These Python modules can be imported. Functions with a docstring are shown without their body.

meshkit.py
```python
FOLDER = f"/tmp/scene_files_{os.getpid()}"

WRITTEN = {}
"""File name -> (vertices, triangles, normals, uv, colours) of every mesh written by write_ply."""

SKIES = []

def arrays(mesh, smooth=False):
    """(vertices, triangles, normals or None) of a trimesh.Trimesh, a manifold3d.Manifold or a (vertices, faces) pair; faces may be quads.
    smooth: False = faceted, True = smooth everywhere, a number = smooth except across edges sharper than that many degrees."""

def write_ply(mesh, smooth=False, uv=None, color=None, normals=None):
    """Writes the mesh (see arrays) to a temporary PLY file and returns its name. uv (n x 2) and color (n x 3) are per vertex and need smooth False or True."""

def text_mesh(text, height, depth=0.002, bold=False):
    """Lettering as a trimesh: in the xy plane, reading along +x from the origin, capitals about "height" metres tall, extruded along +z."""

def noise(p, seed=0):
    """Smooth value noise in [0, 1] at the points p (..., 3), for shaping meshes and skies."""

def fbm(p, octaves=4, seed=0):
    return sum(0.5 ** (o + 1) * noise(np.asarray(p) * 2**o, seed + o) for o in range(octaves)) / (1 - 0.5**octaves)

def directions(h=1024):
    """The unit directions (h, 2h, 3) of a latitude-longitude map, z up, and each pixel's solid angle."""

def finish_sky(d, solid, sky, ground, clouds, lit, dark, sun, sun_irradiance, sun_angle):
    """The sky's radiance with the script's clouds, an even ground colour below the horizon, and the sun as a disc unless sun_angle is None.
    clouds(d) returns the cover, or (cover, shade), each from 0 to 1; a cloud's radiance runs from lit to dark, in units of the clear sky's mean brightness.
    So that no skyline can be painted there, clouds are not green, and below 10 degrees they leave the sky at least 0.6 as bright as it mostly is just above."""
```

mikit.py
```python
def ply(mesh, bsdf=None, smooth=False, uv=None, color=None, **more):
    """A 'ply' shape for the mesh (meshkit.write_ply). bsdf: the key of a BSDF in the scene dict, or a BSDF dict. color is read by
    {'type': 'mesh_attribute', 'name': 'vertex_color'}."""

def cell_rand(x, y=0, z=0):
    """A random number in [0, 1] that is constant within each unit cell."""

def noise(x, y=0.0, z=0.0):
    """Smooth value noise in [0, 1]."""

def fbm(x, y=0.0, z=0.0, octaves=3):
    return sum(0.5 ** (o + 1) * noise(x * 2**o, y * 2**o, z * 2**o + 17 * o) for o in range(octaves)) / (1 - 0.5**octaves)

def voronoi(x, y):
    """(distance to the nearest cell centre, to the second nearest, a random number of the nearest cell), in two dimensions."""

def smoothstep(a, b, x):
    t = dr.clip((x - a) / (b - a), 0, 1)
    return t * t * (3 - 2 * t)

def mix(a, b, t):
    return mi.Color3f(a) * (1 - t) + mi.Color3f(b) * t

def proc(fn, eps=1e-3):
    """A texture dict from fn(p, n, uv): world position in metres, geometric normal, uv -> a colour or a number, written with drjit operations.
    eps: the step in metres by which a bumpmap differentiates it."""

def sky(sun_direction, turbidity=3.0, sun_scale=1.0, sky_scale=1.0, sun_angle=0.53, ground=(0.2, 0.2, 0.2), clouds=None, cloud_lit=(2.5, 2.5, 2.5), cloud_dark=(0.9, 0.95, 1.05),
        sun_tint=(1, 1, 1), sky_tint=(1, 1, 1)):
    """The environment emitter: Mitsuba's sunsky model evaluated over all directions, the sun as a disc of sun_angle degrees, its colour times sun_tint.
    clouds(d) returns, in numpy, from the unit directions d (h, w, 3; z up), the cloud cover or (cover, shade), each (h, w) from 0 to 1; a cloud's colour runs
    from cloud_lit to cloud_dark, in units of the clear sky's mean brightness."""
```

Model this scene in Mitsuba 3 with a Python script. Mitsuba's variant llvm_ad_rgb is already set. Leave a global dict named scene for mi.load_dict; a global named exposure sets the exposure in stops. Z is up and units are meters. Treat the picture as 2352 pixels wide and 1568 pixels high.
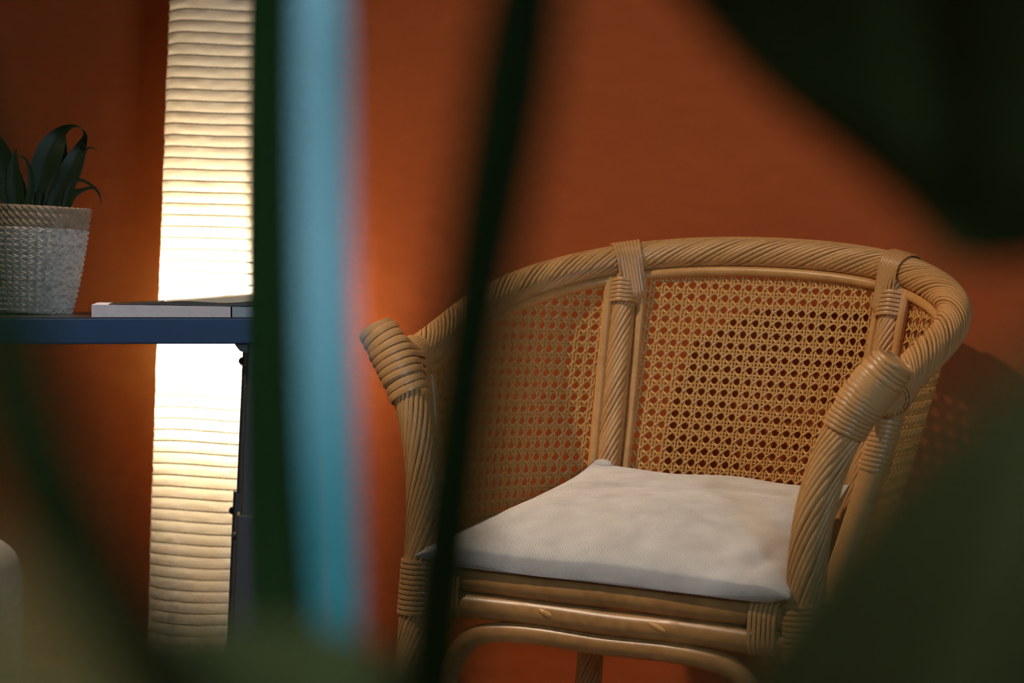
import math
import numpy as np
import trimesh
import drjit as dr
import mitsuba as mi
import mikit
import meshkit
from scipy.interpolate import CubicSpline
from scipy.ndimage import map_coordinates

rng = np.random.default_rng(7)
scene, labels = {"type": "scene"}, {}
T4 = mi.ScalarTransform4f
V = lambda *a: np.array(a, float)

# ------------------------------------------------------------------ camera, light, exposure
CAM = V(1.0238, -2.3675, 0.7423)
FWD, RGT, UPV = V(-0.4422, 0.8965, -0.0290), V(0.8955, 0.4426, 0.0477), V(-0.0556, 0.0050, 0.9984)
FPX = 4797.0
scene["camera"] = {
    "type": "thinlens", "fov": math.degrees(2 * math.atan(1176 / FPX)), "fov_axis": "x",
    "aperture_radius": 0.0085, "focus_distance": 2.80, "near_clip": 0.01, "far_clip": 50.0,
    "to_world": T4().look_at(origin=CAM.tolist(), target=(CAM + FWD).tolist(), up=UPV.tolist()),
}
exposure = 0.0
KEY_POS, KEY_AIM, KEY_R, KEY_L = V(-1.13, -0.92, 2.56), V(0.02, -0.12, 0.25), 0.034, 3650.0   # the ceiling spotlight
KEY_RGB = V(1.0, 0.80, 0.61)
WIN_L, WIN_RGB = 25.0, V(0.52, 0.76, 1.0)                               # daylight in the window
BULB_L, BULB_RGB = 380.0, V(1.0, 0.84, 0.58)                           # the paper lamp's bulb


def at(u, v, depth):
    """The point that the photograph shows at pixel (u, v), so many metres along the view."""
    return CAM + depth * (FWD + RGT * (u - 1176) / FPX - UPV * (v - 784) / FPX)


# ------------------------------------------------------------------ helpers
def lab(key, label=None, cat=None, group=None, kind=None):
    d = {}
    for k, v in (("label", label), ("category", cat), ("group", group), ("kind", kind)):
        if v:
            d[k] = v
    labels[key] = d


_taken = {}


def free(key):
    """The key itself, or with _001, _002 ... when it is taken."""
    n = _taken.get(key, -1) + 1
    _taken[key] = n
    return key if n == 0 else f"{key}_{n:03d}"


def put(key, mesh, mat, smooth=40, kind=None, label=None, **more):
    """One entry of scene."""
    k = free(key)
    scene[k] = mikit.ply(mesh, mat, smooth=smooth, **more)
    if kind or label:
        lab(k, label, kind=kind)
    return k


def cat(meshes):
    return trimesh.util.concatenate([m if isinstance(m, trimesh.Trimesh) else trimesh.Trimesh(m[0], m[1], process=False) for m in meshes])


def spline(P, n):
    P = np.asarray(P, float)
    d = np.r_[0, np.cumsum(np.linalg.norm(np.diff(P, axis=0), axis=1))]
    f = CubicSpline(d, P)
    q = f(np.linspace(0, d[-1], 600))
    a = np.r_[0, np.cumsum(np.linalg.norm(np.diff(q, axis=0), axis=1))]
    x = np.linspace(0, a[-1], n)
    return np.stack([np.interp(x, a, q[:, i]) for i in range(3)], 1)


def resample(P, step):
    a = np.r_[0, np.cumsum(np.linalg.norm(np.diff(P, axis=0), axis=1))]
    n = max(2, int(round(a[-1] / step)) + 1)
    x = np.linspace(0, a[-1], n)
    return np.stack([np.interp(x, a, P[:, i]) for i in range(3)], 1), x


def frames(P, hint=(0.31, 0.17, 0.93)):
    t = np.gradient(P, axis=0)
    t /= np.linalg.norm(t, axis=1, keepdims=True)
    N = np.zeros_like(P)
    h = np.asarray(hint, float)
    n = h - t[0] * (h @ t[0])
    for i in range(len(P)):
        n = n - t[i] * (n @ t[i])
        n /= np.linalg.norm(n)
        N[i] = n
    return t, N, np.cross(t, N)


def loft(rings, closed=False, cap=True):
    """rings: (m, k, 3) -> mesh of the skin."""
    m, k, _ = rings.shape
    v = rings.reshape(-1, 3)
    i, j = np.meshgrid(np.arange(m if closed else m - 1), np.arange(k), indexing="ij")
    a, b = i * k + j, i * k + (j + 1) % k
    i2 = (i + 1) % m
    c, d = i2 * k + (j + 1) % k, i2 * k + j
    f = np.concatenate([np.stack([a, b, c], -1).reshape(-1, 3), np.stack([a, c, d], -1).reshape(-1, 3)])
    if cap and not closed:
        v = np.vstack([v, rings[0].mean(0), rings[-1].mean(0)])
        j = np.arange(k)
        f = np.vstack([f, np.stack([(j + 1) % k, j, j * 0 + m * k], 1), np.stack([(m - 1) * k + j, (m - 1) * k + (j + 1) % k, j * 0 + m * k + 1], 1)])
    me = trimesh.Trimesh(v, f, process=False)
    if me.volume < 0:
        me.invert()
    return me


def tube(P, r, sides=12, hint=(0.31, 0.17, 0.93), cap=True, closed=False):
    P = np.asarray(P, float)
    t, N, B = frames(P, hint)
    r = np.broadcast_to(np.asarray(r, float), (len(P),))
    a = np.arange(sides) * 2 * np.pi / sides
    rings = P[:, None] + r[:, None, None] * (np.cos(a)[None, :, None] * N[:, None] + np.sin(a)[None, :, None] * B[:, None])
    return loft(rings, closed, cap)


def strip(C, ER, a, b, sides=6, closed=False):
    """A flat oval strand along C, its thin side along ER."""
    t = np.gradient(C, axis=0) if not closed else np.roll(C, -1, 0) - np.roll(C, 1, 0)
    t /= np.linalg.norm(t, axis=1, keepdims=True) + 1e-12
    S = np.cross(t, ER)
    S /= np.linalg.norm(S, axis=1, keepdims=True) + 1e-12
    E_ = np.cross(S, t)
    q = np.arange(sides) * 2 * np.pi / sides + np.pi / sides
    rings = C[:, None] + np.cos(q)[None, :, None] * a * S[:, None] + np.sin(q)[None, :, None] * b * E_[:, None]
    return loft(rings, closed)


def wrapped_pole(key, P, R, n, pitch, mats, step=0.007, core_mat="rattan_mid", hand=1):
    """A pole wound with n twisted strands, every strand a part of the pole."""
    key = free(key)
    P, s = resample(np.asarray(P), step)
    t, N, B = frames(P)
    put(f"{key}__core", tube(P, R * 0.86, 12), core_mat)
    w = math.pi * R / n * math.cos(math.atan(2 * math.pi * R / pitch))
    for k in range(n):
        jit = rng.normal(0, 0.04)
        ph = hand * 2 * np.pi * s / pitch + 2 * np.pi * (k + jit) / n + 0.05 * np.sin(s * 9 + k)
        er = np.cos(ph)[:, None] * N + np.sin(ph)[:, None] * B
        b = w * 0.62
        put(f"{key}__strand", strip(P + er * (R - b), er, w * rng.uniform(0.95, 1.02), b), mats[rng.integers(len(mats))], smooth=True)


def coil(P, R, pitch, gap=0.9, b=0.0014, lift=0.0, step=12):
    """A strip of cane wound close round the path P."""
    P = np.asarray(P, float)
    a = np.r_[0, np.cumsum(np.linalg.norm(np.diff(P, axis=0), axis=1))]
    L = a[-1]
    n = int(L / pitch * step) + 2
    x = np.linspace(0, L, n)
    Q = np.stack([np.interp(x, a, P[:, i]) for i in range(3)], 1)
    t, N, B = frames(Q)
    r = np.interp(x, a, np.broadcast_to(np.asarray(R, float), (len(P),)))
    ph = 2 * np.pi * x / pitch
    er = np.cos(ph)[:, None] * N + np.sin(ph)[:, None] * B
    return strip(Q + er * (r + b * 0.7 + lift)[:, None], er, pitch * 0.5 * gap, b)


def hull_loop(c1, r1, c2, r2, n=40):
    """Points of the outline round two circles in the plane, and the outward normals."""
    a = np.arange(n) * 2 * np.pi / n
    pts = np.vstack([np.stack([c[0] + r * np.cos(a), c[1] + r * np.sin(a)], 1) for c, r in ((c1, r1), (c2, r2))])
    import shapely
    h = shapely.MultiPoint(pts).convex_hull.exterior
    d = np.linspace(0, h.length, n, endpoint=False)
    q = np.array([h.interpolate(x).coords[0] for x in d])
    tt = np.roll(q, -1, 0) - np.roll(q, 1, 0)
    nn = np.stack([tt[:, 1], -tt[:, 0]], 1)
    nn /= np.linalg.norm(nn, axis=1, keepdims=True)
    if ((q - q.mean(0)) * nn).sum() < 0:
        nn = -nn
    return q, nn


def loop_strip(org, ex, ey, q, nn, a, b):
    C = org + q[:, :1] * ex + q[:, 1:] * ey
    ER = nn[:, :1] * ex + nn[:, 1:] * ey
    return strip(C + ER * b * 0.7, ER, a, b, closed=True)


def rbox(size, r=0.004, center=(0, 0, 0)):
    import manifold3d as m3
    s = np.asarray(size, float) / 2 - r
    sp = m3.Manifold.sphere(r, 12)
    pts = [sp.translate([x * s[0], y * s[1], z * s[2]]) for x in (-1, 1) for y in (-1, 1) for z in (-1, 1)]
    h = m3.Manifold.batch_hull(pts).translate(list(map(float, center)))
    q = h.to_mesh()
    return trimesh.Trimesh(q.vert_properties[:, :3], q.tri_verts, process=False)


def moved(m, M):
    m = m.copy()
    m.apply_transform(M)
    return m


def basis(o, x, y, z):
    M = np.eye(4)
    M[:3, 0], M[:3, 1], M[:3, 2], M[:3, 3] = x, y, z, o
    return M


def blade(P, widths, face, fold=0.15, thick=0.0006, nu=9, n=40, ripple=0.0):
    """A leaf: centre line through P, half width by 'widths' (along the line), its upper side towards 'face' (one or per control point)."""
    P = np.asarray(P, float)
    C = spline(P, n)
    x = np.linspace(0, 1, n)
    q = np.r_[0, np.cumsum(np.linalg.norm(np.diff(P, axis=0), axis=1))]
    w = np.interp(x, q / q[-1], np.interp(np.linspace(0, 1, len(q)), np.linspace(0, 1, len(widths)), widths))
    w = np.convolve(np.r_[[w[0]] * 2, w, [w[-1]] * 2], np.ones(5) / 5, "valid")
    w[0], w[-1] = widths[0], widths[-1]
    F = np.asarray(face, float)
    F = np.broadcast_to(F, (n, 3)) if F.ndim == 1 else np.stack([np.interp(x, np.linspace(0, 1, len(F)), F[:, i]) for i in range(3)], 1)
    t = np.gradient(C, axis=0)
    t /= np.linalg.norm(t, axis=1, keepdims=True)
    S = np.cross(t, F)
    S /= np.linalg.norm(S, axis=1, keepdims=True)
    U = np.cross(S, t)
    g = np.linspace(-1, 1, nu)
    top = C[:, None] + g[None, :, None] * w[:, None, None] * S[:, None] + (np.abs(g)[None, :] * fold * w[:, None] + ripple * w[:, None] * np.sin(x * 19)[:, None] * np.abs(g)[None])[..., None] * U[:, None]
    th = thick * (1 - 0.7 * np.abs(g))[None, :, None] * U[:, None]
    ring = np.concatenate([top + th, (top - th)[:, ::-1]], 1)
    return loft(ring)


# ------------------------------------------------------------------ materials
def grain(base, dark, fine=260.0, coarse=14.0, amount=0.6):
    b, d = mi.Color3f(base), mi.Color3f(dark)

    def fn(p, n, uv):
        g = mikit.fbm(p.x * coarse, p.y * coarse, p.z * coarse, 3)
        f = mikit.noise(p.x * fine, p.y * fine, p.z * fine)
        k = dr.clip((g - 0.35) * 1.6 * amount + (f - 0.5) * 0.5, 0, 1)
        return b * (1 - k) + d * k

    return mikit.proc(fn)


def prin(color, rough, spec=0.5, **kw):
    c = color if isinstance(color, dict) else {"type": "rgb", "value": list(map(float, color))}
    return {"type": "twosided", "bsdf": {"type": "principled", "base_color": c, "roughness": rough, "specular": spec, **kw}}


scene["rattan_light"] = prin(grain((0.66, 0.355, 0.128), (0.46, 0.226, 0.074)), 0.38)
scene["rattan_mid"] = prin(grain((0.59, 0.307, 0.105), (0.41, 0.193, 0.060)), 0.40)
scene["binding_cane"] = prin(grain((0.60, 0.320, 0.118), (0.41, 0.200, 0.069), fine=400), 0.36)
scene["reed"] = prin(grain((0.64, 0.33, 0.105), (0.45, 0.21, 0.062), coarse=30), 0.36)
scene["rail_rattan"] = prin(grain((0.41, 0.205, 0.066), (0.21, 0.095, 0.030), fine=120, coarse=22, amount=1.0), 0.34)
scene["cane"] = prin((0.65, 0.345, 0.090), 0.30)
scene["ceiling_paint"] = prin((0.30, 0.26, 0.22), 0.9, 0.2)
scene["side_paint"] = prin((0.16, 0.10, 0.07), 0.9, 0.2)


def wall_col(p, n, uv):
    a = mikit.fbm(p.x * 3.0, p.y * 3.0, p.z * 5.0, 3)
    b = mikit.fbm(p.x * 26.0 + p.z * 3.0, p.y * 20.0, p.z * 60.0, 2)
    k = dr.clip(0.5 + (a - 0.5) * 0.7 + (b - 0.5) * 0.5, 0, 1)
    return mikit.mix((0.385, 0.078, 0.016), (0.46, 0.098, 0.022), k)


def wall_bump(p, n, uv):
    return mikit.fbm(p.x * 9.0 + p.z * 4.0, p.y * 9.0, p.z * 34.0, 3) * 0.0016 + mikit.noise(p.x * 150.0, p.y * 150.0, p.z * 150.0) * 0.0002


scene["terracotta_plaster"] = {"type": "bumpmap", "arbitrary": mikit.proc(wall_bump, eps=2e-3), "scale": 1.0, "bsdf": prin(mikit.proc(wall_col), 0.8, 0.25)}


def floor_col(p, n, uv):
    g = mikit.fbm(p.x * 2.0, p.y * 30.0, 0.0, 3)
    return mikit.mix((0.16, 0.085, 0.04), (0.26, 0.15, 0.075), g)


scene["wood_floor"] = prin(mikit.proc(floor_col), 0.45)


def weave(p, n, uv):
    k = 2 * math.pi / 0.0038
    a, b = dr.sin(uv.x * k), dr.sin(uv.y * k)
    return 0.5 + 0.5 * a * b


def cushion_col(p, n, uv):
    g = mikit.fbm(p.x * 40.0, p.y * 40.0, p.z * 40.0, 2)
    k = dr.clip(weave(p, n, uv) * 0.9 + (g - 0.5) * 0.5, 0, 1)
    return mikit.mix((0.40, 0.37, 0.325), (0.84, 0.80, 0.73), k)


scene["canvas_cloth"] = {"type": "twosided", "bsdf": {"type": "bumpmap", "arbitrary": mikit.proc(lambda p, n, uv: weave(p, n, uv) * 0.0003, eps=3e-4), "scale": 1.0,
                         "bsdf": {"type": "principled", "base_color": mikit.proc(cushion_col), "roughness": 0.9, "specular": 0.15, "sheen": 0.3}}}


def paper_col(p, n, uv):
    g = mikit.fbm(p.x * 60.0, p.y * 60.0, p.z * 60.0, 3)
    return mikit.mix((0.78, 0.72, 0.60), (0.87, 0.82, 0.70), g)


scene["rice_paper"] = {"type": "principledthin", "base_color": mikit.proc(paper_col), "roughness": 0.8, "diff_trans": 1.2, "spec_trans": 0.0, "eta": 1.3}
scene["lamp_wire"] = prin((0.33, 0.26, 0.16), 0.6)
scene["dark_metal"] = prin((0.035, 0.035, 0.030), 0.5, metallic=0.0)
scene["navy_lacquer"] = prin((0.014, 0.042, 0.105), 0.5, 0.35)
scene["black_lacquer"] = prin((0.030, 0.028, 0.030), 0.25)
scene["page_block"] = prin(grain((0.62, 0.58, 0.60), (0.48, 0.45, 0.47), fine=900, coarse=200), 0.8, 0.2)
scene["blue_grey_board"] = prin((0.28, 0.33, 0.38), 0.6)
scene["dark_cover"] = prin((0.045, 0.030, 0.020), 0.4)
scene["cream_page"] = {"type": "principledthin", "base_color": {"type": "rgb", "value": [0.78, 0.70, 0.52]}, "roughness": 0.6, "diff_trans": 0.6, "spec_trans": 0.0, "eta": 1.4}
scene["jute_grey"] = prin(grain((0.78, 0.68, 0.57), (0.34, 0.28, 0.22), fine=600, coarse=230, amount=1.3), 0.95, 0.1)
scene["jute_brown"] = prin(grain((0.44, 0.31, 0.20), (0.24, 0.15, 0.09), fine=700, coarse=90, amount=0.9), 0.95, 0.1)
scene["soil"] = prin((0.03, 0.02, 0.012), 0.95, 0.1)


def leaf_mat(c, rough, trans=0.25):
    return {"type": "principledthin", "base_color": {"type": "rgb", "value": list(c)}, "roughness": rough, "diff_trans": trans, "spec_trans": 0.0, "eta": 1.5}


scene["leaf_dark_glossy"] = prin((0.009, 0.016, 0.005), 0.42, 0.18)
scene["leaf_green"] = prin((0.020, 0.050, 0.012), 0.5, 0.2)
scene["leaf_underside"] = prin((0.046, 0.066, 0.018), 0.6, 0.12)
scene["leaf_yellow_green"] = prin((0.075, 0.075, 0.022), 0.6, 0.10)
scene["leaf_hazel"] = prin((0.100, 0.066, 0.018), 0.6, 0.06)
scene["leaf_blue_green"] = prin((0.042, 0.205, 0.200), 0.38)
scene["pouf_fabric"] = prin(grain((0.40, 0.33, 0.27), (0.32, 0.26, 0.21), fine=500), 0.95, 0.1)
scene["plant_pot_clay"] = prin((0.30, 0.14, 0.08), 0.8)
scene["white_paint"] = prin((0.75, 0.74, 0.72), 0.5)

# ------------------------------------------------------------------ the room
WY = 0.645
X0, X1, Y0, ZC = -2.7, 2.7, -3.9, 2.75


def slab(x0, x1, y0, y1, z0, z1):
    return trimesh.creation.box(extents=(x1 - x0, y1 - y0, z1 - z0), transform=trimesh.transformations.translation_matrix(((x0 + x1) / 2, (y0 + y1) / 2, (z0 + z1) / 2)))


def setting(key, mesh, mat, label):
    put(key, mesh, mat, smooth=False)
    lab(key, label, kind="structure")


setting("wall_back", slab(X0 - .1, X1 + .1, WY, WY + 0.1, 0, ZC), "terracotta_plaster", "terracotta orange plaster wall behind the chair and the paper lamp")
setting("floor", slab(X0 - .1, X1 + .1, Y0 - .1, WY + .1, -0.1, 0), "wood_floor", "brown wooden floor")
setting("ceiling", slab(X0 - .1, X1 + .1, Y0 - .1, WY + .1, ZC, ZC + 0.1), "ceiling_paint", "plain pale ceiling")
setting("wall_left", slab(X0 - .1, X0, Y0, WY, 0, ZC), "side_paint", "plain brown side wall on the lamp's side")
setting("wall_front", slab(X0 - .1, X1 + .1, Y0 - .1, Y0, 0, ZC), "side_paint", "plain brown wall behind the camera")
WY0, WY1, WZ0, WZ1 = -3.35, -2.45, 0.95, 2.25
setting("wall_right", cat([slab(X1, X1 + .1, Y0, WY0, 0, ZC), slab(X1, X1 + .1, WY1, WY, 0, ZC), slab(X1, X1 + .1, WY0, WY1, 0, WZ0), slab(X1, X1 + .1, WY0, WY1, WZ1, ZC)]), "side_paint", "plain brown side wall with the window")
setting("window_1", cat([slab(X1 - .01, X1 + .06, WY0, WY0 + .05, WZ0, WZ1), slab(X1 - .01, X1 + .06, WY1 - .05, WY1, WZ0, WZ1), slab(X1 - .01, X1 + .06, WY0, WY1, WZ0, WZ0 + .05),
                         slab(X1 - .01, X1 + .06, WY0, WY1, WZ1 - .05, WZ1), slab(X1 - .01, X1 + .06, (WY0 + WY1) / 2 - .02, (WY0 + WY1) / 2 + .02, WZ0, WZ1)]), "white_paint", "white window frame full of daylight")
pane = trimesh.Trimesh([[X1 + .07, WY0, WZ0], [X1 + .07, WY1, WZ0], [X1 + .07, WY1, WZ1], [X1 + .07, WY0, WZ1]], [[0, 2, 1], [0, 3, 2]], process=False)
put("window_1__pane", pane, "white_paint", smooth=False, emitter={"type": "area", "radiance": {"type": "rgb", "value": (WIN_L * WIN_RGB).tolist()}})

# ------------------------------------------------------------------ ceiling spotlight, above and out of the frame
kd = (KEY_AIM - KEY_POS) / np.linalg.norm(KEY_AIM - KEY_POS)
kx = np.cross(kd, V(0, 0, 1))
kx /= np.linalg.norm(kx)
KM = basis(KEY_POS, kx, np.cross(kd, kx), kd)
a_ = np.arange(40) * 2 * np.pi / 40
disc = trimesh.Trimesh(np.vstack([[[0, 0, 0]], np.stack([KEY_R * np.cos(a_), KEY_R * np.sin(a_), 0 * a_], 1)]), [[0, 1 + k, 1 + (k + 1) % 40] for k in range(40)], process=False)
put("ceiling_spotlight__lamp_face", moved(disc, KM), "white_paint", smooth=False, emitter={"type": "area", "radiance": {"type": "rgb", "value": (KEY_L * KEY_RGB).tolist()}})
can = trimesh.creation.revolve([(0, -.03), (.040, -.03), (.050, -.012), (.050, .095), (.047, .095), (.047, -.004), (0, -.004)], sections=48)
put("ceiling_spotlight__can", moved(can, KM), "dark_metal")
put("ceiling_spotlight__stem", tube([KEY_POS - kd * .028, KEY_POS - kd * .06 + V(0, 0, .04), V(KEY_POS[0] - kd[0] * .06, KEY_POS[1] - kd[1] * .06, ZC)], .008, 10), "dark_metal")
lab("ceiling_spotlight", "black ceiling spotlight aimed at the rattan armchair", "spotlight")

# ------------------------------------------------------------------ the rattan armchair
mir = lambda p: np.asarray(p, float) * V(-1, 1, 1)
T_, C_, E_, F_, G_ = V(0, .550, .801), V(.209, .509, .783), V(.326, .361, .731), V(.336, .187, .671), V(.334, .045, .625)
B_, M_, N_, A_ = V(.346, .014, .666), V(.284, .009, .566), V(.260, .002, .455), V(.260, -.001, .336)
D_ = V(.188, .420, .446)
RIM_R, POST_R, STRUT_R, ZB = 0.0230, 0.0240, 0.0192, 0.36
rim_ctrl = np.array([mir(G_), mir(F_), mir(E_), mir(C_), T_, C_, E_, F_, G_])
bot_ctrl = np.array([(-.262, .03, ZB), (-.268, .14, ZB), (-.255, .27, ZB), (-.183, .397, ZB), (0, .44, ZB), (.183, .397, ZB), (.255, .27, ZB), (.268, .14, ZB), (.262, .03, ZB)])
kn = np.r_[0, np.cumsum(np.linalg.norm(np.diff(rim_ctrl, axis=0), axis=1))]
kn = (kn - kn[4]) / kn[4]
rimf, botf = CubicSpline(kn, rim_ctrl), CubicSpline(kn, bot_ctrl)
tC = kn[5]


def tub(t, z):
    """The shell of the back and sides: position along the rim t in [-1, 1], height z."""
    r, b = rimf(t), botf(t)
    w = (z - ZB) / (r[..., 2] - ZB)
    w = w + 0.10 * np.sin(np.pi * np.clip(w, 0, 1)) * 0.5
    q = b + (r - b) * w[..., None]
    q[..., 2] = z
    return q


CH = "rattan_armchair"
lab(CH, "rattan tub armchair with cane webbing panels before the terracotta wall", "armchair")
LM = ["rattan_light", "rattan_mid", "rattan_light"]
rim_path = rimf(np.linspace(-1, 1, 300))
wrapped_pole(f"{CH}__back_rim", rim_path, RIM_R, 21, 0.27, LM, hand=-1)
for s in (-1, 1):
    m = (lambda p: np.asarray(p, float) * V(s, 1, 1))
    up = (B_ - M_) / np.linalg.norm(B_ - M_)
    post = spline([m(p) for p in (B_ - up * 0.004, M_, N_, A_, V(.264, -.004, .16), V(.268, -.006, 0.0))], 200)
    wrapped_pole(f"{CH}__front_post", post, POST_R, 21, 0.42, LM, hand=1)
    strut = spline([m(p) for p in (C_, C_ + (D_ - C_) * .5, D_, V(.183, .397, .36), V(.170, .352, .19), V(.172, .350, 0))], 200)
    wrapped_pole(f"{CH}__back_post", strut, STRUT_R, 17, 0.24, LM, hand=1)
    # the smooth pole behind each front post
    tp = np.interp(0.085, rimf(np.linspace(.5, 1, 200))[::-1, 1], np.linspace(.5, 1, 200)[::-1])
    zz = np.linspace(0.36, rimf(tp)[2] - RIM_R * .6, 40)
    side = m(tub(np.full(40, tp), zz))
    k = put(f"{CH}__side_pole", tube(side, 0.0165, 20), "reed")
    put(f"{k}__binding", coil(side[::-1][3:14], 0.0168, 0.006), "binding_cane")
    # cap bindings at the top of the front posts
    cap_top, cap_ax = m(B_), m(up) * 1.0
    ln = 0.100
    capP = np.array([cap_top - cap_ax * x for x in np.linspace(-0.004, ln, 30)])
    pp = spline([m(p) for p in (B_, M_, N_)], 200)
    ps = np.r_[0, np.cumsum(np.linalg.norm(np.diff(pp, axis=0), axis=1))]
    capP = np.stack([np.interp(np.linspace(0, ln, 40), ps, pp[:, i]) for i in range(3)], 1)
    capP = np.vstack([capP[0] + cap_ax * 0.006, capP])
    capR = POST_R + 0.001 + np.r_[-0.004, np.zeros(40)]
    put(f"{CH}__front_post_cap", tube(capP[:20], POST_R * 1.01, 24), "rattan_mid")
    if s < 0:
        put(f"{CH}__front_post_binding", coil(capP, capR, 0.0105, gap=0.97, b=0.0016, step=30), "binding_cane")
    else:
        put(f"{CH}__front_post_binding", coil(capP, capR, 0.0058, gap=0.95, b=0.0016, step=30), "binding_cane")
        put(f"{CH}__front_post_binding", coil(capP[6:26] + 0, capR[6:26] + .0022, 0.0066, gap=0.9, b=0.0014, step=30), "binding_cane")
    # straps that take the end of the rim to the post
    g = m(G_)
    gdir = m(rimf(0.93)) - m(rimf(1.0))
    gdir /= np.linalg.norm(gdir)
    for kk, x in enumerate(np.linspace(0.028, 0.068, 5 if s < 0 else 8)):
        o = np.array([np.interp(x, ps, pp[:, i]) for i in range(3)])
        ax = -(np.array([np.interp(x + .01, ps, pp[:, i]) for i in range(3)]) - o) / .01
        ex = gdir - ax * (gdir @ ax)
        ex /= np.linalg.norm(ex)
        ey = np.cross(ax, ex)
        q, nn = hull_loop((0, 0), POST_R + .003, (0.030, 0), RIM_R * (0.80 - 0.5 * abs(x - .048) / .03), 48)
        put(f"{CH}__rim_strap", loop_strip(o, ex, ey, q, nn, 0.0045 if s < 0 else 0.0026, 0.0016), "binding_cane")
    # coil round the end of the rim
    rp = np.array([m(rimf(t)) for t in np.linspace(0.995, 0.935, 30)])
    put(f"{CH}__rim_binding", coil(rp, RIM_R + .001, 0.0062, gap=0.92, step=24), "binding_cane")
    # lashing where the back post meets the rim
    tc = tC
    for x in np.linspace(-0.0185, 0.0185, 8):
        tt = tC + x / np.linalg.norm(rimf(tC + .005) - rimf(tC - .005)) * 0.01
        o = m(rimf(tt))
        ax = m(rimf(tt + .004) - rimf(tt - .004))
        ax /= np.linalg.norm(ax)
        dn = m(D_ - C_) - ax * (m(D_ - C_) @ ax)
        dn /= np.linalg.norm(dn)
        q, nn = hull_loop((0, 0), RIM_R + .002, (0.052, 0.0), math.sqrt(max((STRUT_R + .001) ** 2 - x ** 2, 4e-6)), 48)
        put(f"{CH}__rim_lashing", loop_strip(o, dn, np.cross(ax, dn), q, nn, 0.0026, 0.0014), "binding_cane")
    sp_, ss = resample(strut, 0.002)
    sel = (ss > 0.036) & (ss < 0.074)
    put(f"{CH}__back_post_binding", coil(sp_[sel], STRUT_R + .0035, 0.0062, gap=0.92, step=24), "binding_cane")
    # bindings of the front post at the seat
    lp, ls = resample(post, 0.002)
    sel = (lp[:, 2] > 0.303) & (lp[:, 2] < 0.378)
    put(f"{CH}__seat_binding", coil(lp[sel], POST_R + .001, 0.0066, gap=0.92, step=24), "binding_cane")
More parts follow.
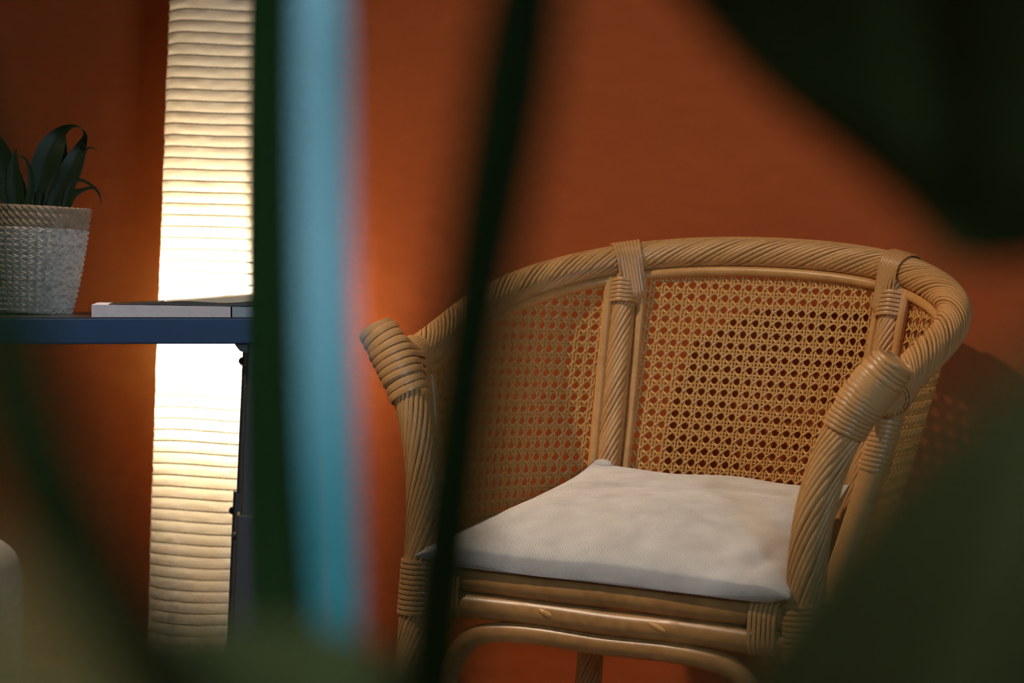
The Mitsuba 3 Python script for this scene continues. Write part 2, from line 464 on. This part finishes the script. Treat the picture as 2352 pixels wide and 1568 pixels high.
    # cane wound round the ends of the seat rails
    for x in np.linspace(0.196, 0.226, 6):
        q, nn = hull_loop((0, 0.359), .0157, (0, 0.3265), .0165, 40)
        put(f"{CH}__rail_lashing", loop_strip(V(s * x, 0, 0), V(0, 1, 0), V(0, 0, 1), q, nn, 0.0025, 0.0014), "binding_cane")

# rods that edge the cane panels
ts = np.linspace(-1, 1, 4001)


def level_table(z):
    q = tub(ts, np.full_like(ts, z))
    a = np.r_[0, np.cumsum(np.linalg.norm(np.diff(q, axis=0), axis=1))]
    return a - np.interp(0.0, ts, a)


ZG = np.linspace(0.36, 0.80, 45)
UT = np.array([level_table(z) for z in ZG])                       # arc length at (z, t)
UG = np.linspace(-0.75, 0.75, 601)
TG = np.array([np.interp(UG, u, ts, left=-1, right=1) for u in UT])    # t at (z, U)


def t_of(U, z):
    return map_coordinates(TG, [np.interp(z, ZG, np.arange(45.0)), np.interp(U, UG, np.arange(601.0))], order=1)


def U_of(t, z):
    return map_coordinates(UT, [np.interp(z, ZG, np.arange(45.0)), np.interp(t, ts, np.arange(4001.0))], order=1)


def inward(t, z):
    d = 1e-3
    a = tub(np.clip(t + d, -1, 1), z) - tub(np.clip(t - d, -1, 1), z)
    b = tub(t, z + 1e-3) - tub(t, z - 1e-3)
    n = np.cross(a, b)
    n /= np.linalg.norm(n, axis=-1, keepdims=True)
    c = V(0, .15, 0) - tub(t, z)
    c[..., 2] = 0
    return n * np.sign((n * c).sum(-1, keepdims=True))


REED = 0.0072
tF = tp - 0.012
panels = [("cane_webbing", -tC, tC), ("cane_webbing", -tF, -tC), ("cane_webbing", tC, tF)]
for name, ta, tb in panels:
    # top rod
    tt = np.linspace(ta + .02, tb - .02, 90)
    zz = rimf(tt)[:, 2] - RIM_R - REED * 0.9
    put(f"{CH}__edge_rod", tube(tub(tt, zz) + inward(tt, zz) * 0.005, REED, 14), "reed")
    for te, sg in ((ta, 1), (tb, -1)):
        ztop = float(rimf(te)[2]) - RIM_R - REED
        zz = np.linspace(0.372, ztop, 70)
        off = STRUT_R + REED * 0.9 if abs(abs(te) - tC) < 1e-6 else 0.0165 + REED * .5
        tt = t_of(U_of(np.full(70, te), zz) + sg * off, zz)
        wob = 0.0006 * np.sin(zz * 60 + te * 9)[:, None]
        put(f"{CH}__edge_rod", tube(tub(tt, zz) + inward(tt, zz) * (0.006 + wob), REED, 14), "reed")

# the cane webbing itself: pairs up and across, diagonals woven through
PITCH = 0.0172
HW = PITCH * 0.078


def webbing(ta, tb, seed):
    r = np.random.default_rng(seed)
    out = []

    def add(U, Z, off, a, b):
        """Runs of one strip inside the panel -> meshes."""
        t = t_of(U, Z)
        ok = (t > ta) & (t < tb) & (Z > 0.368) & (Z < rimf(np.clip(t, -1, 1))[:, 2] - RIM_R * 0.9)
        idx = np.flatnonzero(ok)
        if len(idx) < 4:
            return
        for run in np.split(idx, np.flatnonzero(np.diff(idx) > 1) + 1):
            if len(run) < 4:
                continue
            tt, zz = t[run], Z[run]
            nrm = inward(tt, zz)
            out.append(strip(tub(tt, zz) + nrm * off[run][:, None], nrm, a, b, sides=6))

    u0, u1 = U_of(np.array([ta, tb]), np.array([.55, .55])) + V(-.06, .06)
    fine = PITCH / 6
    for i in range(int(u0 / PITCH) - 1, int(u1 / PITCH) + 2):
        for sg in (-1, 1):
            Z = np.arange(0.36, 0.81, fine)
            U = np.full_like(Z, i * PITCH + sg * PITCH * 0.135) + 0.0004 * r.normal() + 0.0003 * np.sin(Z * 70 + i)
            add(U, Z, 0.0008 + 0.0003 * np.cos(Z * 2 * np.pi / PITCH), HW * r.uniform(.92, 1.1), 0.00055)
    for j in range(int(0.36 / PITCH) - 1, int(0.81 / PITCH) + 2):
        for sg in (-1, 1):
            U = np.arange(u0, u1, fine)
            Z = np.full_like(U, j * PITCH + sg * PITCH * 0.135) + 0.0004 * r.normal() + 0.0003 * np.sin(U * 60 + j)
            add(U, Z, -0.0006 + 0.0003 * np.cos(U * 2 * np.pi / PITCH), HW * r.uniform(.92, 1.1), 0.00055)
    n = int((u1 - u0 + 0.5) / PITCH)
    for sg in (-1, 1):
        for k in range(-n - 70, n + 70):
            # Z = sg * U + (k + 1/2) pitch
            U = np.arange(u0, u1, fine * 0.75)
            Z = sg * U + (k + 0.5) * PITCH + 0.0003 * np.sin(U * 50 + k)
            ok = (Z > 0.355) & (Z < 0.815)
            if ok.sum() < 4:
                continue
            U, Z = U[ok], Z[ok]
            add(U, Z, 0.0004 + sg * 0.0019 * np.cos(U * 2 * np.pi / PITCH), HW * 1.18 * r.uniform(.94, 1.06), 0.0006)
    return cat(out)


for q, (name, ta, tb) in enumerate(panels):
    put(f"{CH}__{name}", webbing(ta, tb, q + 3), "cane", smooth=True, kind="stuff", label="open woven cane webbing")

# seat: rails across the front, side and back rails, deck, arched brace
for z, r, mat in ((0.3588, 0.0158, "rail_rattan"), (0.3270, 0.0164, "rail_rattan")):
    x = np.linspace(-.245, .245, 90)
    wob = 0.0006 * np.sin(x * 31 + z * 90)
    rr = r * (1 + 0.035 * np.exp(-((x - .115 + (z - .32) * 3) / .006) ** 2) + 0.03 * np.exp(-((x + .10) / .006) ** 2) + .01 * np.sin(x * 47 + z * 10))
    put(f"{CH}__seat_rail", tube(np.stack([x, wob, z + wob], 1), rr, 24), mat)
for kx_, ks in ((-.072, 1.0), (.078, 1.25)):
    kn_ = trimesh.creation.icosphere(3, 1.0)
    kn_.vertices *= (1 + .35 * (meshkit.fbm(kn_.vertices * 2.3 + kx_ * 40, 3, 4) - .5))[:, None]
    kn_.apply_scale((.0105 * ks, .0030, .0036))
    kn_.apply_transform(trimesh.transformations.rotation_matrix(.35, (0, 1, 0)))
    kn_.apply_translation((kx_, -.0150, .3305))
    put(f"{CH}__rail_knot", kn_, "reed", smooth=True)
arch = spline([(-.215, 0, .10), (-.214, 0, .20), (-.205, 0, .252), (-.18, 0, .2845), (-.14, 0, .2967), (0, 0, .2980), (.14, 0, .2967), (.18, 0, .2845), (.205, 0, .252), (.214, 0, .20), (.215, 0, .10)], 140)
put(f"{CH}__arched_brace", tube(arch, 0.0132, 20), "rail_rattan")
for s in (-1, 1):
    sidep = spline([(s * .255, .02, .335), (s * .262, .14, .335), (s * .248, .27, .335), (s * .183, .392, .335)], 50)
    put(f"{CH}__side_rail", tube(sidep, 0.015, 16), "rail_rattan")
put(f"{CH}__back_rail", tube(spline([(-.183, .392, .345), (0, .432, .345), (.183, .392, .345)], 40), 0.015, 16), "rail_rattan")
import shapely
deck = shapely.Polygon([(b[0] * .97, b[1]) for b in botf(np.linspace(-1, 1, 60))])
dm = trimesh.creation.extrude_polygon(deck, 0.008, engine="earcut")
dm.apply_translation((0, 0, 0.355))
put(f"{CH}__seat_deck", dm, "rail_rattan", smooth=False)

# ------------------------------------------------------------------ the cushion
n = 150
gu, gv = np.meshgrid(np.linspace(-1, 1, n), np.linspace(-1, 1, n), indexing="ij")


def cushion_side(top):
    u, v = gu, gv                                     # u across, v front to back
    vv = (v + 1) / 2
    pull = 0.012 * (1 - u ** 2)
    hw = 0.246 + (0.192 - 0.246) * vv ** 1.2 - 0.012 * (1 - v ** 2)
    x = u * hw
    yf, yb = -0.030 + pull * 0.6, 0.378 + 0.028 * (1 - u ** 2)
    y = yf + (yb - yf) * vv
    # the seam: low in front, climbing the back
    corner = (np.abs(u) * np.clip(-v, 0, 1)) ** 10
    zs = 0.3975 + 0.082 * vv ** 1.1 + 0.008 * np.abs(u) ** 6 * np.clip(v, 0, 1) ** 6 - 0.013 * corner + 0.0018 * np.sin(u * 7 + 1)
    x = x + np.sign(u) * 0.007 * corner
    y = y - 0.006 * corner
    fr = np.where(v < 0, 2.2, 3.0)
    body = np.clip((1 - np.abs(u) ** 2.6), 0, 1) ** 0.70 * np.clip((1 - np.abs(v) ** fr), 0, 1) ** np.where(v < 0, 0.62, 0.74)
    nz = meshkit.fbm(np.stack([x * 7 + 3, y * 7, x * 0], -1), 3, 5) - 0.5
    nz2 = meshkit.fbm(np.stack([(x + y) * 9, (x - y) * 3.5 + 8, x * 0], -1), 2, 9) - 0.5
    if top:
        z = zs + body * (0.047 - 0.026 * vv + 0.007 * nz + 0.006 * nz2)
        # crease that runs out of the front corner by the post
        cr = np.exp(-((u - 0.80 - 0.25 * (v + 0.8)) / 0.07) ** 2) * np.exp(-((v + 0.72) / 0.25) ** 2)
        z = z - 0.007 * cr
        z = z - 0.004 * np.exp(-((v - 0.35 - 0.25 * u) / 0.09) ** 2) * body
    else:
        under = np.clip(1 - np.abs(v) ** 2.2, 0, 1) ** 0.42 * np.clip(1 - np.abs(u) ** 2.6, 0, 1) ** 0.42
        z = np.minimum(np.maximum(zs - under * 0.09, 0.3758 + 0.001 * nz), zs)
    return np.stack([x, y, z], -1)


a, b = cushion_side(True), cushion_side(False)
i, j = np.meshgrid(np.arange(n - 1), np.arange(n - 1), indexing="ij")
q = np.stack([i * n + j, (i + 1) * n + j, (i + 1) * n + j + 1, i * n + j + 1], -1).reshape(-1, 4)
edge = ((np.abs(gu) > 1 - 1e-9) | (np.abs(gv) > 1 - 1e-9)).ravel()
under_id = np.where(edge, np.arange(n * n), np.arange(n * n) + n * n)      # the two sides share the seam
vv = np.vstack([a.reshape(-1, 3), b.reshape(-1, 3)])
ff = np.vstack([q, under_id[q[:, ::-1]]])
arc = lambda P: np.stack([np.cumsum(np.r_[np.zeros((1, n)), np.linalg.norm(np.diff(P, axis=0), axis=-1)], 0), np.cumsum(np.c_[np.zeros((n, 1)), np.linalg.norm(np.diff(P, axis=1), axis=-1)], 1)], -1)
uvs = np.vstack([arc(a).reshape(-1, 2), arc(b).reshape(-1, 2) * V(1, -1)])
ck = put("seat_cushion__cover", (vv, ff), "canvas_cloth", smooth=True, uv=uvs)
# the gathered corner tab that shows at the back
tab = trimesh.creation.icosphere(3, 1.0)
tab.apply_scale((0.014, 0.007, 0.007))
tab.apply_translation(V(-.176, .378, .486))
put("seat_cushion__corner_tab", tab, "canvas_cloth", smooth=True, uv=tab.vertices[:, [0, 2]])
lab("seat_cushion", "off-white woven canvas cushion lying on the seat of the rattan armchair", "cushion")

# ------------------------------------------------------------------ paper floor lamp
LC, LR, LZ0, LZ1, LP = V(-0.933, 0.5265, 0), 0.1078, 0.09, 1.36, 0.0184
lean = V(-0.0085, 0, 1.0)
lab("paper_floor_lamp", "tall lit cylindrical rice paper floor lamp ribbed with a wire spiral, against the orange wall", "floor lamp")
nth, nzz = 120, 560
th = np.arange(nth) * 2 * np.pi / nth
zz = np.linspace(LZ0, LZ1, nzz)
TH, ZZ = np.meshgrid(th, zz)
wig = 0.0022 * np.sin(2 * TH + ZZ * 3) + 0.0012 * np.sin(3 * TH - ZZ * 7)
ph = (ZZ + wig) / LP - TH / (2 * np.pi)
fr = ph - np.floor(ph)
fold = meshkit.fbm(np.stack([np.cos(TH) * 5, np.sin(TH) * 5, ZZ * 30], -1), 4, 3) - 0.5
rr = LR + 0.0013 * np.sin(np.pi * fr) ** 0.8 * -1 + 0.0034 * fold * np.sin(np.pi * fr) + 0.0012 * (meshkit.noise(np.stack([np.cos(TH) * 1.5, np.sin(TH) * 1.5, ZZ * 6], -1), 4) - .5)
ctr = LC + (ZZ[..., None]) * lean
ring = ctr + np.stack([rr * np.cos(TH), rr * np.sin(TH), 0 * TH], -1)
put("paper_floor_lamp__shade", loft(ring, cap=False), "rice_paper", smooth=True)
tht = np.arange(0, (LZ1 - LZ0) / LP * 2 * np.pi, 2 * np.pi / 72)
zw = LZ0 + tht / (2 * np.pi) * LP
wg = 0.0022 * np.sin(2 * tht + zw * 3) + 0.0012 * np.sin(3 * tht - zw * 7)
base_ph = (LZ0 / LP)
zw = zw - wg - (base_ph - math.floor(base_ph)) * LP
keep = zw > LZ0
wire = LC + zw[:, None] * lean + np.stack([(LR + .0002) * np.cos(tht), (LR + .0002) * np.sin(tht), 0 * tht], 1)
put("paper_floor_lamp__wire_spiral", tube(wire[keep], 0.00105, 5), "lamp_wire", smooth=True)
for k in range(3):
    a_ = k * 2 * np.pi / 3 + .4
    put("paper_floor_lamp__leg", tube([LC + V(.085 * math.cos(a_), .085 * math.sin(a_), 0), LC + V(.09 * math.cos(a_), .09 * math.sin(a_), .25)], 0.004, 8), "dark_metal")
BOFF = V(-0.030, 0.0, 0)                                     # the bulb stands a little off the middle
put("paper_floor_lamp__pole", tube([LC + lean * .10 + BOFF, LC + lean * .55 + BOFF], 0.006, 10), "dark_metal")
put("paper_floor_lamp__crossbar", tube([LC + lean * .12 + V(-.1, 0, 0), LC + lean * .12 + V(.1, 0, 0)], 0.004, 8), "dark_metal")
put("paper_floor_lamp__socket", trimesh.creation.cylinder(0.018, 0.05, transform=trimesh.transformations.translation_matrix(LC + lean * .56 + BOFF)), "dark_metal")
bm = trimesh.creation.icosphere(3, 1.0)
bm.apply_scale((.030, .030, .040))
bm.apply_translation(LC + lean * 0.625 + BOFF)
put("paper_floor_lamp__bulb", bm, "white_paint", smooth=True, emitter={"type": "area", "radiance": {"type": "rgb", "value": (BULB_L * BULB_RGB).tolist()}})

# ------------------------------------------------------------------ side table
TO, TEND = at(0, 731, 2.75), at(600, 731, 2.80)
E1 = (TEND - TO) / np.linalg.norm(TEND - TO)
E2 = np.cross(V(0, 0, 1), E1)
E2 /= np.linalg.norm(E2)
E3 = np.cross(E1, E2)
TH_ = 0.034
TM = basis(TO, E1, E2, E3)                                   # local: x along the near edge, y back from it, z up from the top
S0, S1, TW = -0.42, 0.375, 0.35
loc = lambda *p: (TM @ np.r_[np.array(p, float), 1])[:3]
WX = V(E1[0], E1[1], 0) / np.hypot(E1[0], E1[1])
lab("side_table", "dark navy narrow table with black metal legs beside the paper lamp", "table")
put("side_table__table_top", moved(rbox((S1 - S0, TW, TH_), 0.002, ((S0 + S1) / 2, TW / 2, -TH_ / 2)), TM), "navy_lacquer", smooth=30)
put("side_table__top_sheet", moved(rbox((S1 - S0 - .004, TW - .004, 0.0016), 0.0006, ((S0 + S1) / 2, TW / 2, 0.0006)), TM), "black_lacquer", smooth=30)
for sx in (S0 + .04, 0.341):
    for sy in (0.028, TW - .03):
        b_ = loc(sx, sy, -TH_)
        LMx = basis(V(b_[0], b_[1], 0), WX, E2, V(0, 0, 1))
        zt = b_[2] + .002
        k = put("side_table__leg", moved(rbox((.034, .034, zt), .003, (0, 0, zt / 2)), LMx), "dark_metal")
        put(f"{k}__sleeve", moved(rbox((.043, .043, .410), .003, (0, 0, .410 / 2)), LMx), "dark_metal")
        sg = 1 if sx < 0.2 else -1
        br = shapely.Polygon([(0, 0), (sg * .036, 0), (sg * .032, -.006), (sg * .027, -.0115), (sg * .020, -.0135), (0, -.0138)])
        bmh = trimesh.creation.extrude_polygon(br, 0.03, engine="earcut")
        M = np.eye(4)
        M[:3, :3] = np.array([[1, 0, 0], [0, 0, 1], [0, 1, 0]])
        bmh.apply_transform(M)
        bmh.apply_translation((0, -.015, zt - .002))
        put(f"{k}__bracket", moved(bmh, LMx), "dark_metal", smooth=False)
        for zb, xo in ((zt - .040, .017), (.380, .0215)):
            bo = trimesh.creation.icosphere(2, .006)
            bo.apply_translation((sg * xo, -.004, zb))
            put(f"{k}__bolt", moved(bo, LMx), "dark_metal")

# ------------------------------------------------------------------ books on the table
def solid(x, z0, z1, y0, y1):
    """A solid between two curves over x (local to the table), from y0 to y1."""
    xx = np.linspace(x[0], x[-1], 50)
    lo, hi = CubicSpline(x, z0)(xx), CubicSpline(x, z1)(xx)
    hi = np.maximum(hi, lo + .0004)
    prof = np.concatenate([np.stack([xx, hi], 1), np.stack([xx, lo], 1)[::-1]])
    rings = np.stack([np.stack([prof[:, 0], np.full(len(prof), y), prof[:, 1]], 1) for y in np.linspace(y0, y1, 6)], 0)
    v, f = rings.reshape(-1, 3), []
    m_, k_ = rings.shape[:2]
    me = loft(rings, cap=False)
    half = k_ // 2
    ca = [[a_, k_ - 1 - a_, a_ + 1] for a_ in range(half - 1)] + [[a_ + 1, k_ - 1 - a_, k_ - 2 - a_] for a_ in range(half - 1)]
    ca = np.array(ca)
    me = trimesh.Trimesh(me.vertices, np.vstack([me.faces, ca, ca[:, ::-1] + (m_ - 1) * k_]), process=False)
    trimesh.repair.fix_normals(me)
    return moved(me, TM)


Z0 = .0016
lab("thick_book", "thick pale grey paged book with its long side along the navy table's edge", "book")
put("thick_book__page_block", solid([.118, .2, .301], [Z0] * 3, [.0182, .0172, .0155], .004, .20), "page_block", smooth=30)
lab("blue_grey_book", "blue-grey book end to end with the pale grey book, by the table leg", "book")
put("blue_grey_book__page_block", solid([.303, .33, .362], [Z0] * 3, [.0155, .0152, .0150], .005, .20), "blue_grey_board", smooth=30)
lab("open_magazine", "magazine with a dark cover and curling cream pages on top of the books", "magazine")
put("open_magazine__cover", solid([.140, .19, .26, .302, .338, .366], [.0184, .0180, .0168, .0160, .0178, .0205], [.0188, .0207, .0216, .0196, .0240, .0292], .008, .16), "dark_cover", smooth=30)
put("open_magazine__page", solid([.213, .26, .304, .342, .366], [.0215, .0220, .0205, .0252, .0298], [.0219, .0242, .0278, .0302, .0312], .020, .15), "cream_page", smooth=30)
put("open_magazine__page", solid([.225, .26, .304, .342, .366], [.0224, .0246, .0282, .0306, .0316], [.0228, .0251, .0288, .0312, .0322], .024, .15), "cream_page", smooth=30)

# ------------------------------------------------------------------ potted plant in a jute basket on the table
PH, PR1, PR0 = 0.150, 0.0750, 0.0535
pc = loc(0.026, 0.195, 0.003)
lab("jute_basket_pot", "round grey knitted jute basket pot holding a dark plant on the navy table", "plant pot")


def basket(z0, z1, rows, n_around, amp, rfn, mode):
    nt, nz_ = 420, rows * 9
    th_ = np.arange(nt) * 2 * np.pi / nt
    z_ = np.linspace(z0, z1, nz_)
    A, Z = np.meshgrid(th_, z_)
    r = np.array([rfn(v) for v in z_])[:, None] + 0 * A
    row = (Z - z0) / (z1 - z0) * rows
    f = row - np.floor(row)
    if mode == "chevron":
        u = A / (2 * np.pi) * n_around + np.abs(f - 0.5) * 1.1
    else:
        u = A / (2 * np.pi) * n_around + f * 0.9
    d = np.abs(np.sin(np.pi * u)) ** 0.7 * (0.35 + 0.65 * np.sin(np.pi * f) ** 0.6)
    fz = meshkit.noise(np.stack([np.cos(A) * 90, np.sin(A) * 90, Z * 1300], -1), 2) - .5
    r = r + amp * d + 0.0011 * fz
    return loft(pc + np.stack([r * np.cos(A), r * np.sin(A), Z], -1), cap=False)


prof = lambda z: -.003 + PR0 + (PR1 - PR0) * (z / PH) ** 0.85 + 0.002 * math.sin(z / PH * 3.1)
body = cat([basket(0, PH * .80, 16, 38, .0052, prof, "chevron"),
            trimesh.creation.cylinder(PR0, .004, transform=trimesh.transformations.translation_matrix(pc + V(0, 0, .003)))])
put("jute_basket_pot__body", body, "jute_grey", smooth=True)
inner = lambda z: prof(z) - .006
put("jute_basket_pot__rim_band", cat([basket(PH * .80, PH, 3, 46, .0046, prof, "coil"), basket(PH * .6, PH, 4, 40, .001, inner, "coil")]), "jute_brown", smooth=True)
fz_ = []
for k in range(900):
    a_, z_ = rng.uniform(0, 2 * np.pi), rng.uniform(.002, PH * 1.005)
    p0 = pc + V((prof(z_) + .002) * math.cos(a_), (prof(z_) + .002) * math.sin(a_), z_)
    d_ = V(math.cos(a_), math.sin(a_), 0) * rng.uniform(.3, 1) + rng.normal(0, .7, 3)
    d_ /= np.linalg.norm(d_)
    L_ = rng.uniform(.003, .008)
    fz_.append(tube([p0, p0 + d_ * L_ * .6, p0 + (d_ + V(0, 0, -.2)) * L_], [.00017, .00014, .00005], 3))
put("jute_basket_pot__fibre_fuzz", cat(fz_), "jute_grey", smooth=False, kind="stuff")
soil = trimesh.creation.cylinder(PR1 - .008, .006, transform=trimesh.transformations.translation_matrix(pc + V(0, 0, PH - .02)))
put("jute_basket_pot__soil", soil, "soil")

PDp = float((pc - CAM) @ FWD)
A2 = lambda u, v, d=0.0: at(u, v, PDp + d)
lab("small_potted_plant", "dark glossy long-leaved plant growing in the grey jute basket", "plant")
face = -FWD
tw = V(0.5, -0.5, 0.4)
px = PDp / FPX


def pleaf(pts, w, face=face, d=0.0, fold=0.25, n=40):
    P = [A2(u, v, d) if len(q) == 0 else A2(u, v, q[0]) for (u, v, *q) in pts]
    put("small_potted_plant__leaf", blade(P, [x * px for x in w], face, fold=fold, n=n), "leaf_dark_glossy", smooth=30)


pleaf([(95, 520), (88, 455, 0.0), (103, 390), (122, 335), (142, 304), (162, 291, -.01), (178, 290, -.02), (188, 300, -.03)], [12, 22, 34, 36, 22, 9, 3, 2, 1])
pleaf([(120, 520), (128, 460), (150, 415), (172, 372), (188, 335), (196, 310, -.01), (188, 297, -.02)], [12, 26, 30, 27, 20, 9, 3, 1])
pleaf([(95, 520), (112, 465), (128, 420), (140, 370), (146, 320), (150, 300)], [10, 24, 26, 17, 7, 1], d=.01)
pleaf([(140, 520), (152, 465), (165, 448), (190, 436), (215, 432), (227, 445), (232, 466)], [10, 16, 12, 4, 2.5, 2, .6], d=-.02)
pleaf([(135, 500), (160, 440), (180, 413), (205, 422), (222, 436), (231, 452)], [8, 10, 4, 3, 3, 1], d=-.03)
pleaf([(180, 400), (193, 355), (203, 340), (222, 345)], [3, 4, 2, .8], d=-.01)
pleaf([(60, 520), (30, 440), (10, 385), (-5, 330), (-12, 300)], [12, 34, 34, 18, 1], d=.01)
pleaf([(45, 520), (36, 440), (32, 385), (37, 342)], [10, 20, 14, 1])
pleaf([(60, 480), (72, 410), (66, 380), (55, 362), (44, 357)], [8, 8, 4, 2.5, 1], d=-.01)
pleaf([(20, 520), (-40, 420), (-80, 350), (-110, 340)], [10, 30, 24, 1], d=.02)
put("small_potted_plant__stem", tube([pc + V(0, 0, PH - .03), pc + V(.005, .0, PH + .02)], .006, 10), "leaf_dark_glossy")

# ------------------------------------------------------------------ pale pouf at the left edge
po = at(-275, 1240, 2.40)
pr, ptop = 0.160, at(-60, 1236, 2.40)[2]
th_ = np.arange(64) * 2 * np.pi / 64
prof_p = [(0.0, ptop), (.7 * pr, ptop - .002), (.86 * pr, ptop - .008), (.95 * pr, ptop - .02), (pr, ptop - .045), (1.02 * pr, ptop - .14), (1.02 * pr, ptop - .28), (.95 * pr, .02), (.9 * pr, 0.0), (0.0, 0.0)]
pp_ = spline([(a, 0, b) for a, b in prof_p[1:-1]], 60)
pp_ = np.vstack([[1e-4, 0, ptop], pp_, [1e-4, 0, 0.0]])
ringp = V(po[0], po[1], 0) + np.stack([pp_[:, :1] * np.cos(th_), pp_[:, :1] * np.sin(th_), np.repeat(pp_[:, 2:], 64, 1)], -1)
put("pouf", loft(ringp), "pouf_fabric", smooth=True)
lab("pouf", "pale grey fabric pouf on the floor at the left edge, before the navy table", "pouf")

# ------------------------------------------------------------------ the big plant right before the lens
FP = "foreground_plant"
lab(FP, "large out of focus green plant with long strap leaves close to the lens", "plant")
crown = at(1150, 2900, 0.80)
fpx = lambda d: d / FPX


def fleaf(pts, w, mat, face, fold=0.2, n=48, thick=0.0007, nu=11):
    """pts: (u, v, depth); w: half widths in pixels at each point."""
    P = np.array([at(*p) for p in pts])
    W_ = [x * fpx(p[2]) for x, p in zip(w, pts)]
    return put(f"{FP}__leaf", blade(P, W_, face, fold=fold, n=n, thick=thick, nu=nu), mat, smooth=30)


cw = lambda *a: RGT * a[0] + UPV * a[1] - FWD * a[2]            # right, up, towards the lens
# dark strap leaf that cuts off the lamp
fleaf([(900, 2900, .85), (715, 2000, 1.15), (663, 1400, 1.32), (650, 800, 1.36), (648, 300, 1.38), (650, -150, 1.36), (680, -500, 1.30)], [12, 84, 96, 92, 90, 82, 2], "leaf_green", cw(-.5, .1, .8), fold=.1)
# blue-green strap leaf beside it
fleaf([(1000, 2900, .80), (850, 2000, .70), (775, 1450, .62), (752, 900, .61), (742, 400, .61), (736, -100, .61), (730, -600, .62)], [12, 50, 60, 66, 66, 62, 2], "leaf_blue_green", [cw(1, -.4, .2), cw(1, -.4, .2), cw(1, -.4, .3), cw(.75, .0, .8), cw(.35, .15, 1), cw(.35, .15, 1), cw(.35, .15, 1)], fold=.12)
# thin dark strap leaf in front of the chair's left side
fleaf([(1120, 2900, .75), (970, 2000, .50), (1003, 1568, .46), (1055, 1100, .44), (1115, 650, .44), (1190, 200, .44), (1240, -150, .44), (1300, -500, .46)], [12, 100, 135, 145, 158, 176, 170, 2], "leaf_green", cw(-.75, -.3, .5), fold=.12)
# arching leaf along the left edge
fleaf([(1100, 2900, .75), (760, 2150, .42), (450, 1650, .36), (255, 1360, .34), (110, 1080, .33), (25, 820, .33), (-25, 500, .34), (-80, 200, .36), (-200, -200, .40)], [12, 150, 210, 180, 145, 125, 115, 70, 2], "leaf_green", cw(-.5, -.2, .75), fold=.12)


def broad_leaf(left, right, mat, bulge=.10, n=60, nu=17):
    """A broad leaf between two edge lines from base to tip, (u, v, depth) each; it bows towards the lens."""
    A, B = spline([at(*p) for p in left], n), spline([at(*p) for p in right], n)
    g = np.linspace(-1, 1, nu)
    w = np.linalg.norm(B - A, axis=1)
    top = A[:, None] * (1 - g[None, :, None]) / 2 + B[:, None] * (1 + g[None, :, None]) / 2
    top = top - FWD * (bulge * w[:, None] * (1 - g ** 2)[None] - .03 * w[:, None] * np.exp(-(g / .08) ** 2)[None])[..., None]
    th = .0007 * (1 - .6 * g ** 2)[None, :, None] * FWD
    return put(f"{FP}__leaf", loft(np.concatenate([top - th, (top + th)[:, ::-1]], 1)), mat, smooth=30)


# low leaf along the bottom edge
broad_leaf([(1020, 1900, .50), (960, 1560, .47), (820, 1455, .46), (600, 1425, .45), (420, 1440, .45), (290, 1490, .45), (150, 1600, .44)],
           [(1010, 2100, .53), (900, 2080, .51), (760, 2020, .50), (600, 1960, .49), (420, 1850, .48), (280, 1730, .46), (150, 1602, .44)], "leaf_yellow_green", bulge=.04)
# broad leaf hanging in from the top right, its underside turned down and away from the window
broad_leaf([(2600, -1400, .40), (1950, -1050, .425), (1430, -600, .455), (1400, -260, .475), (1560, 0, .48), (1720, 185, .475), (1925, 355, .47), (2080, 490, .465), (2150, 575, .46)],
           [(2640, -1400, .40), (2950, -900, .365), (3080, -300, .37), (2950, 200, .395), (2700, 480, .42), (2480, 580, .44), (2300, 615, .455), (2200, 605, .46), (2152, 577, .46)], "leaf_underside", bulge=.03)
# broad leaf in the lower right corner, nearest of all
broad_leaf([(2250, 2900, .33), (1560, 2300, .315), (1560, 1850, .295), (1640, 1568, .282), (1750, 1400, .277), (1880, 1240, .272), (2040, 1060, .268), (2220, 910, .264), (2450, 760, .262), (2620, 640, .262)],
           [(2280, 2900, .33), (2800, 2400, .26), (3050, 1900, .235), (3080, 1600, .23), (3060, 1350, .23), (3020, 1150, .233), (2960, 980, .238), (2880, 840, .245), (2760, 720, .254), (2622, 641, .262)], "leaf_yellow_green", bulge=.03)
# another low leaf, in the lower left corner
broad_leaf([(660, 2500, .30), (480, 2150, .26), (330, 1800, .235), (190, 1500, .225), (50, 1320, .22), (-120, 1240, .22), (-300, 1230, .225)],
           [(640, 2520, .30), (380, 2300, .26), (130, 2150, .235), (-80, 2000, .225), (-230, 1800, .22), (-290, 1550, .22), (-302, 1232, .225)], "leaf_hazel", bulge=.05)


def stalk(pts, r=.004):
    put(f"{FP}__stalk", tube(spline(pts, 40), r, 10), "leaf_green", smooth=True)


stalk([crown, at(2200, 3000, .70), at(3100, 1500, .66), at(3500, -900, .50), at(2620, -1400, .40)])
stalk([crown, at(1700, 3200, .60), at(2100, 3200, .42), at(2265, 2900, .33)])
pot_c = V(crown[0], crown[1], 0)
pot = trimesh.creation.revolve([(0, 0), (.11, 0), (.15, .30), (.158, .30), (.158, .33), (.14, .33), (.132, .27), (0, .27)], sections=48)
pot.apply_translation(pot_c)
put(f"{FP}__pot", pot, "plant_pot_clay", smooth=30)
put(f"{FP}__trunk", tube([pot_c + V(0, 0, .26), crown + V(0, 0, .01)], .02, 12), "leaf_green", smooth=True)
